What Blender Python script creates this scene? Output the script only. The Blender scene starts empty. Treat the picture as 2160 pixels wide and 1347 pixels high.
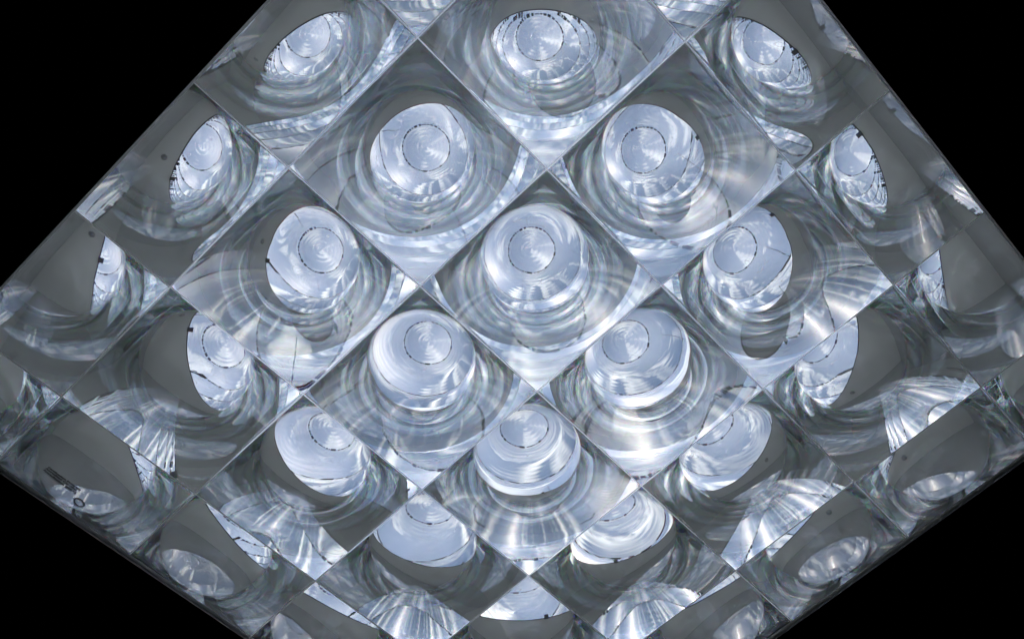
import bpy, bmesh, math, random
import numpy as np
from mathutils import Matrix, Vector

random.seed(7)
rng = np.random.default_rng(7)
scene = bpy.context.scene
col = scene.collection
R = math.radians

P = 0.114            # side of one lens tile, metres
ZC = 2.70            # height of the ceiling above the floor
HALF = 2.65 * P      # half the side of the square diffuser

# ------------------------------------------------------------------ camera
cam_d = bpy.data.cameras.new("camera")
cam = bpy.data.objects.new("camera", cam_d)
col.objects.link(cam)
cam_d.sensor_width = 36.0
cam_d.lens = 36.0 * 2230.54 / 2160.0
cam_d.clip_start = 0.01
cam_d.clip_end = 500.0
rx = Vector((0.68467882, -0.72528229, -0.07197581))
dn = Vector((0.63303197, 0.64070885, -0.43446828))
fw = Vector((0.36122769, 0.25190824, 0.89780666))
loc = Vector((-2.72409, -1.80470, -5.62266)) * P + Vector((0, 0, ZC))
m = Matrix.Identity(4)
for i in range(3):
    m[i][0] = rx[i]; m[i][1] = -dn[i]; m[i][2] = -fw[i]; m[i][3] = loc[i]
cam.matrix_world = m
scene.camera = cam

# ------------------------------------------------------------------ sky and sun
SUN_EL, SUN_AZ = R(48), R(118)
world = bpy.data.worlds.new("World")
scene.world = world
world.use_nodes = True
nt = world.node_tree
nt.nodes.clear()
sky = nt.nodes.new("ShaderNodeTexSky")
sky.sky_type = 'NISHITA'
sky.sun_disc = False
sky.sun_elevation = SUN_EL
sky.sun_rotation = SUN_AZ
geo = nt.nodes.new("ShaderNodeTexCoord")
cn = nt.nodes.new("ShaderNodeTexNoise")
cn.inputs["Scale"].default_value = 2.0
cn.inputs["Detail"].default_value = 2.5
cn.inputs["Roughness"].default_value = 0.6
cn.inputs["Distortion"].default_value = 0.4
cr = nt.nodes.new("ShaderNodeValToRGB")
cr.color_ramp.elements[0].position = 0.51
cr.color_ramp.elements[1].position = 0.80
mx = nt.nodes.new("ShaderNodeMix"); mx.data_type = 'RGBA'
mx.inputs[7].default_value = (15.5, 15.0, 14.2, 1)
bg = nt.nodes.new("ShaderNodeBackground")
bg.inputs["Strength"].default_value = 0.15
wo = nt.nodes.new("ShaderNodeOutputWorld")
L = nt.links.new
L(geo.outputs["Generated"], cn.inputs["Vector"])
L(cn.outputs["Fac"], cr.inputs["Fac"])
L(cr.outputs["Color"], mx.inputs[0])
L(sky.outputs["Color"], mx.inputs[6])
L(mx.outputs[2], bg.inputs["Color"])
L(bg.outputs["Background"], wo.inputs["Surface"])

sd = bpy.data.lights.new("sun", 'SUN')
sd.energy = 3.0
sd.angle = R(0.5)
sd.color = (1.0, 0.95, 0.88)
sun = bpy.data.objects.new("sun", sd)
col.objects.link(sun)
sdir = Vector((math.sin(SUN_AZ) * math.cos(SUN_EL), math.cos(SUN_AZ) * math.cos(SUN_EL), math.sin(SUN_EL)))
sun.rotation_euler = sdir.to_track_quat('Z', 'Y').to_euler()
sun.location = sdir * 20

# added fill light, no real fixture, brightening the box's grey top and sides
ad = bpy.data.lights.new("box_fill", 'AREA')
ad.shape = 'SQUARE'
ad.size = 2 * HALF - .01
ad.energy = 0.25
ad.color = (.88, .95, 1.0)
al = bpy.data.objects.new("box_fill", ad)
col.objects.link(al)
al.location = (0, 0, ZC + .006)
al.rotation_euler = (math.pi, 0, 0)

scene.view_settings.view_transform = 'Standard'
scene.view_settings.look = 'None'
scene.view_settings.gamma = 1
scene.view_settings.use_curve_mapping = False
scene.view_settings.exposure = 0.28
cy = scene.cycles
cy.max_bounces = 64
cy.transmission_bounces = 56
cy.glossy_bounces = 48
cy.diffuse_bounces = 10
cy.transparent_max_bounces = 12
cy.caustics_reflective = True
cy.caustics_refractive = True
cy.blur_glossy = 0.3
cy.sample_clamp_indirect = 10.0
cy.use_denoising = True

# ------------------------------------------------------------------ materials
def new_mat(name):
    mt = bpy.data.materials.new(name)
    mt.use_nodes = True
    mt.node_tree.nodes.clear()
    return mt, mt.node_tree

def out(nt, sock):
    o = nt.nodes.new("ShaderNodeOutputMaterial")
    nt.links.new(sock, o.inputs["Surface"])

def glass_plain(name, ior=1.49, color=(.97, .985, .98), rough=0.0, bump=None):
    mt, nt = new_mat(name)
    g = nt.nodes.new("ShaderNodeBsdfGlass")
    g.inputs["IOR"].default_value = ior
    g.inputs["Color"].default_value = (*color, 1)
    g.inputs["Roughness"].default_value = rough
    if bump:
        tc = nt.nodes.new("ShaderNodeTexCoord")
        n = nt.nodes.new("ShaderNodeTexNoise")
        n.inputs["Scale"].default_value = bump[0]
        n.inputs["Detail"].default_value = 3
        b = nt.nodes.new("ShaderNodeBump")
        b.inputs["Strength"].default_value = bump[1]
        b.inputs["Distance"].default_value = bump[2]
        nt.links.new(tc.outputs["Object"], n.inputs["Vector"])
        nt.links.new(n.outputs["Fac"], b.inputs["Height"])
        nt.links.new(b.outputs["Normal"], g.inputs["Normal"])
    out(nt, g.outputs[0])
    return mt

def glass_dispersive(name):
    mt, nt = new_mat(name)
    prev = None
    for c, ior in (((1, 0, 0), 1.475), ((0, 1, 0), 1.490), ((0, 0, 1), 1.508)):
        g = nt.nodes.new("ShaderNodeBsdfGlass")
        g.inputs["Color"].default_value = (*[v * .985 for v in c], 1)
        g.inputs["IOR"].default_value = ior
        g.inputs["Roughness"].default_value = 0
        if prev is None:
            prev = g.outputs[0]
        else:
            a = nt.nodes.new("ShaderNodeAddShader")
            nt.links.new(prev, a.inputs[0]); nt.links.new(g.outputs[0], a.inputs[1])
            prev = a.outputs[0]
    out(nt, prev)
    return mt

def principled(name, color, rough=.5, metal=0.0, noise=None, spec=.5, bump=None):
    mt, nt = new_mat(name)
    p = nt.nodes.new("ShaderNodeBsdfPrincipled")
    p.inputs["Base Color"].default_value = (*color, 1)
    p.inputs["Roughness"].default_value = rough
    p.inputs["Metallic"].default_value = metal
    p.inputs["Specular IOR Level"].default_value = spec
    tc = nt.nodes.new("ShaderNodeTexCoord")
    if noise:
        n = nt.nodes.new("ShaderNodeTexNoise")
        n.inputs["Scale"].default_value = noise[0]
        n.inputs["Detail"].default_value = 5
        r = nt.nodes.new("ShaderNodeValToRGB")
        r.color_ramp.elements[0].color = (*[c * (1 - noise[1]) for c in color], 1)
        r.color_ramp.elements[1].color = (*[min(1, c * (1 + noise[1])) for c in color], 1)
        nt.links.new(tc.outputs["Object"], n.inputs["Vector"])
        nt.links.new(n.outputs["Fac"], r.inputs["Fac"])
        nt.links.new(r.outputs["Color"], p.inputs["Base Color"])
    if bump:
        n2 = nt.nodes.new("ShaderNodeTexNoise")
        n2.inputs["Scale"].default_value = bump[0]
        n2.inputs["Detail"].default_value = 2
        b = nt.nodes.new("ShaderNodeBump")
        b.inputs["Strength"].default_value = bump[1]
        b.inputs["Distance"].default_value = bump[2]
        nt.links.new(tc.outputs["Object"], n2.inputs["Vector"])
        nt.links.new(n2.outputs["Fac"], b.inputs["Height"])
        nt.links.new(b.outputs["Normal"], p.inputs["Normal"])
    out(nt, p.outputs[0])
    return mt


def scatter_glass(name, scatter, spread=0.0):
    """clear acrylic plus a diffuse part added to bounce light upward, amount dust; spread = share of the light that is split into colours"""
    mt, nt = new_mat(name)
    def glass(c, ior):
        g = nt.nodes.new("ShaderNodeBsdfGlass")
        g.inputs["IOR"].default_value = ior
        g.inputs["Color"].default_value = (*c, 1)
        g.inputs["Roughness"].default_value = 0
        return g.outputs[0]
    sh = glass((.985 * (1 - spread), .995 * (1 - spread), .99 * (1 - spread)), 1.49)
    if spread:
        for c, ior in (((1, 0, 0), 1.474), ((0, 1, 0), 1.490), ((0, 0, 1), 1.508)):
            a = nt.nodes.new("ShaderNodeAddShader")
            nt.links.new(sh, a.inputs[0])
            nt.links.new(glass([v * .99 * spread for v in c], ior), a.inputs[1])
            sh = a.outputs[0]
    t = nt.nodes.new("ShaderNodeBsdfDiffuse")  # white diffuse share added to send light back up to the box top
    t.inputs["Color"].default_value = (.86, .88, .88, 1)
    mxs = nt.nodes.new("ShaderNodeMixShader")
    mxs.inputs[0].default_value = scatter
    nt.links.new(sh, mxs.inputs[1]); nt.links.new(t.outputs[0], mxs.inputs[2])
    out(nt, mxs.outputs[0])
    return mt
M_facet = scatter_glass("scatter_acrylic_grooves", .003, .07)
M_flat = scatter_glass("scatter_acrylic_flat", .005)
M_tube = principled("mirror_film", (.955, .970, .990), .015, 1.0, bump=(4, .10, .01))
def glossy_paint(name, color, gloss, rough, bump):
    mt, nt = new_mat(name)
    d = nt.nodes.new("ShaderNodeBsdfDiffuse")
    d.inputs["Color"].default_value = (*color, 1)
    g = nt.nodes.new("ShaderNodeBsdfGlossy")
    g.inputs["Color"].default_value = (.9, .92, .95, 1)
    g.inputs["Roughness"].default_value = rough
    mxs = nt.nodes.new("ShaderNodeMixShader")
    mxs.inputs[0].default_value = gloss
    tc = nt.nodes.new("ShaderNodeTexCoord")
    n2 = nt.nodes.new("ShaderNodeTexNoise")
    n2.inputs["Scale"].default_value = bump[0]
    b = nt.nodes.new("ShaderNodeBump")
    b.inputs["Strength"].default_value = bump[1]
    b.inputs["Distance"].default_value = bump[2]
    nt.links.new(tc.outputs["Object"], n2.inputs["Vector"])
    nt.links.new(n2.outputs["Fac"], b.inputs["Height"])
    nt.links.new(b.outputs["Normal"], g.inputs["Normal"])
    nt.links.new(d.outputs[0], mxs.inputs[1]); nt.links.new(g.outputs[0], mxs.inputs[2])
    out(nt, mxs.outputs[0])
    return mt
M_plate = glossy_paint("grey_sheet_metal", (.66, .67, .68), .16, .22, (3, .4, .02))
M_wall = glossy_paint("glossy_grey_sheet", (.42, .43, .44), .34, .05, (7, .3, .01))
M_screw = principled("dull_steel", (.40, .41, .42), .4)
M_clip = principled("dark_metal", (.09, .09, .10), .4)
M_black = principled("black_tape", (.01, .01, .012), .5)
def glass_frosted(name, part, color, rough=.03):
    mt, nt = new_mat(name)
    g = nt.nodes.new("ShaderNodeBsdfGlass")
    g.inputs["IOR"].default_value = 1.49
    g.inputs["Roughness"].default_value = rough
    t = nt.nodes.new("ShaderNodeBsdfTranslucent")
    t.inputs["Color"].default_value = (*color, 1)
    mxs = nt.nodes.new("ShaderNodeMixShader")
    mxs.inputs[0].default_value = part
    nt.links.new(g.outputs[0], mxs.inputs[1]); nt.links.new(t.outputs[0], mxs.inputs[2])
    out(nt, mxs.outputs[0])
    return mt

def translucent_mat(name, color, dif=.15):
    mt, nt = new_mat(name)
    t = nt.nodes.new("ShaderNodeBsdfTranslucent")
    t.inputs["Color"].default_value = (*color, 1)
    d = nt.nodes.new("ShaderNodeBsdfDiffuse")
    d.inputs["Color"].default_value = (*color, 1)
    mxs = nt.nodes.new("ShaderNodeMixShader")
    mxs.inputs[0].default_value = dif
    nt.links.new(t.outputs[0], mxs.inputs[1]); nt.links.new(d.outputs[0], mxs.inputs[2])
    out(nt, mxs.outputs[0])
    return mt
M_prism = glass_frosted("frosted_prism_acrylic", .08, (.93, .95, .98))
M_joint = glass_frosted("frosted_joint", .35, (.97, .97, .98), .45)
M_edge = translucent_mat("panel_edge_plastic", (.85, .86, .88), .6)
M_ceil = principled("unlit_ceiling", (.012, .012, .012), .9, noise=(30, .3), spec=.1)  # near-black colour puts the unlit look of the ceiling into its surface
M_room = principled("dark_room", (.02, .02, .02), .9, spec=.05)
M_ink = principled("label_ink", (.01, .01, .01), .6)
M_roof = principled("grey_roof_membrane", (.35, .35, .34), .8, noise=(4, .2))

# ------------------------------------------------------------------ helpers
def obj(name, verts, faces, mat, parent=None, loc=(0, 0, 0), smooth=False, mats=None, mi=None):
    me = bpy.data.meshes.new(name)
    me.from_pydata([tuple(v) for v in verts], [], [tuple(f) for f in faces])
    for mm in (mats or [mat]):
        me.materials.append(mm)
    if mi is not None:
        me.polygons.foreach_set("material_index", mi)
    me.polygons.foreach_set("use_smooth", [bool(smooth)] * len(me.polygons))
    me.update()
    o = bpy.data.objects.new(name, me)
    col.objects.link(o)
    o.location = loc
    o.parent = parent
    return o

def tag(o, label=None, cat=None, group=None, kind=None):
    if label: o["label"] = label
    if cat: o["category"] = cat
    if group: o["group"] = group
    if kind: o["kind"] = kind
    return o

def empty(name, loc):
    o = bpy.data.objects.new(name, None)
    col.objects.link(o)
    o.location = loc
    return o

def box(x0, x1, y0, y1, z0, z1):
    v = [(x0, y0, z0), (x1, y0, z0), (x1, y1, z0), (x0, y1, z0), (x0, y0, z1), (x1, y0, z1), (x1, y1, z1), (x0, y1, z1)]
    f = [(0, 3, 2, 1), (4, 5, 6, 7), (0, 1, 5, 4), (1, 2, 6, 5), (2, 3, 7, 6), (3, 0, 4, 7)]
    return v, f

def join(parts):
    V, F = [], []
    for v, f in parts:
        n = len(V)
        V += list(v)
        F += [tuple(i + n for i in q) for q in f]
    return V, F

def lathe(profile, seg, a0=0.0, a1=2 * math.pi):
    """open surface of revolution from a list of (r, z)"""
    full = abs(a1 - a0 - 2 * math.pi) < 1e-6
    ns = seg if full else seg + 1
    V = [(r * math.cos(a0 + (a1 - a0) * k / seg), r * math.sin(a0 + (a1 - a0) * k / seg), z) for r, z in profile for k in range(ns)]
    F = []
    for i in range(len(profile) - 1):
        for k in range(seg):
            k2 = (k + 1) % ns
            F.append((i * ns + k, i * ns + k2, (i + 1) * ns + k2, (i + 1) * ns + k))
    return V, F

# ------------------------------------------------------------------ room, ceiling
HO = HALF + 0.0013
rr = 2.6
ceil_parts = [box(-rr, rr, HO, rr, ZC, ZC + .0035), box(-rr, rr, -rr, -HO, ZC, ZC + .0035),
              box(-rr, -HO, -HO, HO, ZC, ZC + .0035), box(HO, rr, -HO, HO, ZC, ZC + .0035)]
v, f = join(ceil_parts)
tag(obj("ceiling", v, f, M_ceil), kind="structure")
tag(obj("floor", *box(-rr, rr, -rr, rr, -.05, 0), M_room), kind="structure")
v, f = join([box(-rr - .1, -rr, -rr, rr, 0, ZC + .03), box(rr, rr + .1, -rr, rr, 0, ZC + .03),
             box(-rr, rr, -rr - .1, -rr, 0, ZC + .03), box(-rr, rr, rr, rr + .1, 0, ZC + .03)])
tag(obj("room_wall", v, f, M_room), kind="structure")

# ------------------------------------------------------------------ lens panel
ACTIVE = [0, 16.2, 29.0, 41.3, 48.8, 55.2, 61.0, 65.0, 67.0]    # tilt of the image-forming faces, degrees, every 0.1 tile
def slope(r):
    return math.tan(R(float(np.interp(r / P, [k * .1 for k in range(9)], ACTIVE))))
def lean(r):
    return math.tan(R(LEAN0 - LEAN1 * r / P))         # lean of the return faces away from vertical
LEAN0, LEAN1 = 10.0, 0.0
GROOVE = 0.0003
SEG = 128
THICK = 0.003
RIB = 0.0005
def lens_mesh(name, x0, x1, y0, y1):
    """one square tile: flat underside, concentric saw-tooth grooves on top, about the lens centre"""
    X0, X1, Y0, Y1 = x0, x1, y0, y1
    x0, x1, y0, y1 = x0 + RIB, x1 - RIB, y0 + RIB, y1 - RIB
    n = int(math.ceil(math.hypot(P / 2, P / 2) / GROOVE)) + 1
    verts, faces = [], []
    ca = [(math.cos(2 * math.pi * k / SEG), math.sin(2 * math.pi * k / SEG)) for k in range(SEG)]
    def ring(r, z):
        s = len(verts)
        verts.extend((r * c, r * d, z) for c, d in ca)
        return s
    def strip(a, b):
        for k in range(SEG):
            k2 = (k + 1) % SEG
            faces.append((a + k, b + k, b + k2, a + k2))
    for i in range(n):
        r0, r1 = i * GROOVE, (i + 1) * GROOVE
        if i == 0: r0 = 1e-5
        t = slope((r0 + r1) / 2)
        q = lean(r1) * t
        rp = r1 - GROOVE * q / (1 + q)
        h = t * (rp - r0)
        strip(ring(r0, 0), ring(rp, h))            # active face, rises outward
        strip(ring(rp, h), ring(r1, 0))            # draft face
    bm = bmesh.new()
    bv = [bm.verts.new(p) for p in verts]
    for q in faces:
        bm.faces.new([bv[i] for i in q])
    for co, no in (((x0, 0, 0), (-1, 0, 0)), ((x1, 0, 0), (1, 0, 0)), ((0, y0, 0), (0, -1, 0)), ((0, y1, 0), (0, 1, 0))):
        bmesh.ops.bisect_plane(bm, geom=bm.verts[:] + bm.edges[:] + bm.faces[:], dist=1e-7, plane_co=co, plane_no=no, clear_outer=True)
    for fc in bm.faces:
        fc.smooth = True
        fc.material_index = 1
    x0, x1, y0, y1 = X0, X1, Y0, Y1
    b = [bm.verts.new(p) for p in ((x0, y0, -THICK), (x0, y1, -THICK), (x1, y1, -THICK), (x1, y0, -THICK))]
    fb = bm.faces.new(b); fb.smooth = False; fb.material_index = 0
    me = bpy.data.meshes.new(name)
    bm.to_mesh(me); bm.free()
    me.materials.append(M_flat); me.materials.append(M_facet)
    return me

panel = empty("ceiling_diffuser", (0, 0, ZC))
tag(panel, "square clear acrylic skylight diffuser of square concentric-groove lenses in the unlit ceiling", "skylight diffuser")
h = P / 2
cut = .15 * P
meshes = {}
for i in range(6):
    for j in range(6):
        kx = -1 if i == 0 else (1 if i == 5 else 0)
        ky = -1 if j == 0 else (1 if j == 5 else 0)
        if (kx, ky) not in meshes:
            e = 0.0
            meshes[(kx, ky)] = lens_mesh("lens_tile", -(cut if kx < 0 else h - e), cut if kx > 0 else h - e,
                                         -(cut if ky < 0 else h - e), cut if ky > 0 else h - e)
        o = bpy.data.objects.new("lens_tile", meshes[(kx, ky)])
        col.objects.link(o)
        o.parent = panel
        o.location = ((i - 2.5) * P, (j - 2.5) * P, 0)
w = RIB
def rib(x0, x1, y0, y1):
    """narrow frosted rib standing between two rows of grooves"""
    z0, z1 = .0012, .0014
    if x1 - x0 > y1 - y0:
        m = (y0 + y1) / 2
        v = [(x0, y0, z0), (x1, y0, z0), (x0, m, z1), (x1, m, z1), (x0, y1, z0), (x1, y1, z0)]
    else:
        m = (x0 + x1) / 2
        v = [(x0, y0, z0), (x0, y1, z0), (m, y0, z1), (m, y1, z1), (x1, y0, z0), (x1, y1, z0)]
    return v, [(0, 1, 3, 2), (2, 3, 5, 4)]
for k in range(5):
    c = (k - 2) * P
    obj("joint_rib", *rib(c - w, c + w, -HALF, HALF), M_joint, panel)
    segs = [rib(max(-HALF, (q - 3) * P + w), min(HALF, (q - 2) * P - w), c - w, c + w) for q in range(6)]
    obj("joint_rib", *join(segs), M_joint, panel)
e0, e1 = HALF, HALF + .0012
for args in ((-e1, e1, e0, e1), (-e1, e1, -e1, -e0), (-e1, -e0, -e0, e0), (e0, e1, -e0, e0)):
    obj("edge_trim", *box(*args, -THICK - .0025, .0014), M_joint, panel)

# ------------------------------------------------------------------ ceiling box over the panel
HM = 1.70 * P       # tube mouth above the panel
HT = 10.8 * P      # top of the tube
RT = 2.34 * P
bx = empty("skylight_box", (0, 0, ZC + .03))
tag(bx, "square grey metal box with mirror sides above the diffuser, round tube opening in its top", "ceiling box")
zt = HM - .03
# top plate with a round hole
N = 192
V = []; F = []
HB = HALF + .004
for k in range(N):
    a = 2 * math.pi * k / N
    c, s = math.cos(a), math.sin(a)
    q = HB / max(abs(c), abs(s))
    V += [(RT * c, RT * s, zt), (q * c, q * s, zt), (q * c, q * s, zt + .002), (RT * c, RT * s, zt + .002)]
for k in range(N):
    a = 4 * k; b = 4 * ((k + 1) % N)
    F += [(a, a + 1, b + 1, b), (a + 3, b + 3, b + 2, a + 2)]
obj("top_plate", V, F, M_plate, bx)
for args in ((-HB, HB, HB, HB + .002), (-HB, HB, -HB - .002, -HB), (-HB - .002, -HB, -HB, HB), (HB, HB + .002, -HB, HB)):
    o = obj("side_panel", *box(*args, -.026, zt + .002), M_wall, bx)

# ------------------------------------------------------------------ light tube
tube = empty("light_tube", (0, 0, ZC + HM))
tag(tube, "mirror lined round light tube with dashed black seams above the grey box", "light tube")
L_T = HT - HM
zs = [0, .42 * L_T, .75 * L_T, L_T]
for a, b in zip(zs, zs[1:]):
    obj("tube_section", *lathe([(RT, a + 0.0), (RT, b)], 256), M_tube, tube, smooth=True)
def tape(zi, r_in, a0, a1, hgt=.0008):
    v, f = lathe([(r_in, zi), (RT - .0005, zi), (RT - .0005, zi + hgt), (r_in, zi + hgt), (r_in, zi)], 5, R(a0), R(a1))
    obj("seam_tape", v, f, M_black, tube, smooth=False)
a = 0.0
while a < 357:                                    # dashed ring at the top of the tube
    d = random.choice((3, 4, 6, 8, 11)) * random.uniform(.8, 1.2)
    wdt = random.choice((.005, .006, .008, .010)) * (1.25 if 270 < (a + 90) % 360 < 300 else 1)
    tape(L_T - .006, RT - wdt, a, min(a + d, 358))
    a += d + random.uniform(1.5, 4.5)
for a0, a1 in ((215, 250),):
    tape(zs[2], RT - .0014, a0, a1, .001)
def seam(az, z0, z1, wid):
    """a run of short dark pieces up the tube wall"""
    z = z0
    while z < z1:
        l = random.uniform(.01, .045)
        da = wid / RT
        q = R(az) + random.uniform(-.004, .004)
        v, f = lathe([(RT - .0012, z), (RT - .0012, min(z + l, z1))], 2, q, q + da)
        obj("seam_tape", v, f, M_black, tube, smooth=False)
        z += l + random.uniform(.003, .02)
seam(182, .02, .42 * L_T, .002)
seam(-62, .02, .42 * L_T, .002)
seam(62, .45 * L_T, .74 * L_T, .002)
seam(215, .45 * L_T, .74 * L_T, .002)
# a clip and a screw at the rim
for a in (R(150), R(30), R(-90)):
    c, s = math.cos(a), math.sin(a)
    v, f = box(-.010, .003, -.006, .006, -.004, -.001)
    v = [((RT + x) * c - y * s, (RT + x) * s + y * c, z) for x, y, z in v]
    obj("clip", v, f, M_clip, tube)
v, f = lathe([(RT - .0006, -.0018), (RT + .0004, -.0018), (RT + .0004, -.0008), (RT + .0018, -.0008), (RT + .0018, -.0002)], 256)
obj("rim_gasket", v, f, M_clip, tube, smooth=False)
# screws with round washers in the corners of the top plate
for a in (R(160), R(-21)):
    c, s = 2.60 * P * math.cos(a), 2.60 * P * math.sin(a)
    v, f = lathe([(.0001, -.005), (.003, -.005), (.0035, -.003), (.0065, -.002), (.0075, -.0005)], 20)
    obj("screw", [(x + c, y + s, z) for x, y, z in v], f, M_screw, bx, (0, 0, zt), smooth=True)

# printed label on one side of the box, flat ink on the sheet
def ink(name, verts2, faces, label=None):
    """2-D shape in tile units on the side panel, x along it and y up it"""
    o = obj(name, [(x * P, HB - .0007, y * P - .03) for x, y in verts2], faces, M_ink, bx)
    if label: o["label"] = label
def text(body, size, x, z, bold):
    cu = bpy.data.curves.new("label_text", 'FONT')
    cu.body = body; cu.size = size; cu.extrude = 0; cu.offset = bold; cu.resolution_u = 2
    tmp = bpy.data.objects.new("label_text", cu)
    me = bpy.data.meshes.new_from_object(tmp)
    bpy.data.objects.remove(tmp); bpy.data.curves.remove(cu)
    me.materials.clear(); me.materials.append(M_ink)
    o = bpy.data.objects.new("label_text", me)
    col.objects.link(o)
    o.parent = bx
    o.location = (x * P, HB - .0007, z * P - .03)
    o.rotation_euler = (R(90), 0, 0)
for body, size, x, z, bo in (("Certification Program", .0054, -1.88, .335, .00028), ("Accredited Certifier", .0054, -1.88, .285, .00028),
                             ("Accreditation #0012", .0054, -1.88, .235, .00028)):
    text(body, size, x, z, bo)
ang = [2 * math.pi * k / 32 for k in range(32)]
ink("label_emblem", [(-1.42 + r * math.cos(t), .15 + r * math.sin(t)) for r in (.058, .042) for t in ang],
    [(k, (k + 1) % 32, 32 + (k + 1) % 32, 32 + k) for k in range(32)])

# clear dome on top, ringed on the inside
dome = empty("roof_dome", (0, 0, ZC + HT))
tag(dome, "clear acrylic roof dome ringed inside, closing the far end of the light tube", "roof dome")
QD = R(62)                                        # half angle of the cap
RC = (RT + .014) / math.sin(QD)
def dome_rz(q, off=0.0):
    q = q * QD
    return (RC - off) * math.sin(q), (RC - off) * math.cos(q) - RC * math.cos(QD) + .004
ND = 110
outer = [dome_rz(max(i / ND, 1e-4)) for i in range(ND + 1)]
parts = [lathe(outer, 128)]
NR = 46
for i in range(NR):
    r0, z0 = dome_rz(max(i / NR, 1e-4) * .97, .005)
    r1, z1 = dome_rz((i + 1) / NR * .97, .005)
    fade = 1.0 if i < 34 else max(0.0, 1 - (i - 34) / 8)
    d = math.tan(R((13 + 4.0 * math.sin(i * .75)) * fade)) * (r1 - r0)
    if i == 0: d = 0
    rm = r1 - .12 * (r1 - r0)
    parts.append(lathe([(rm, z1 + (z0 - z1) * .12 - d), (r0, z0)], 128))
    parts.append(lathe([(r1, z1), (rm, z1 + (z0 - z1) * .12 - d)], 128))
v, f = join(parts)
f = [tuple(reversed(q)) for q in f]
obj("dome_shell", v, f, M_prism, dome, smooth=True)
v, f = lathe([(RT + .002, -.004), (RT + .03, -.004), (RT + .03, .002), (RT + .002, .002)], 96)
obj("dome_rim", v, f, M_clip, dome, smooth=False)

# roof round the tube, clear dome above it
tag(obj("roof", *join([box(-rr, rr, RT + .03, rr, ZC + HT - .30, ZC + HT - .25), box(-rr, rr, -rr, -RT - .03, ZC + HT - .30, ZC + HT - .25),
                  box(-rr, -RT - .03, -RT - .03, RT + .03, ZC + HT - .30, ZC + HT - .25), box(RT + .03, rr, -RT - .03, RT + .03, ZC + HT - .30, ZC + HT - .25)]), M_roof), kind="structure")
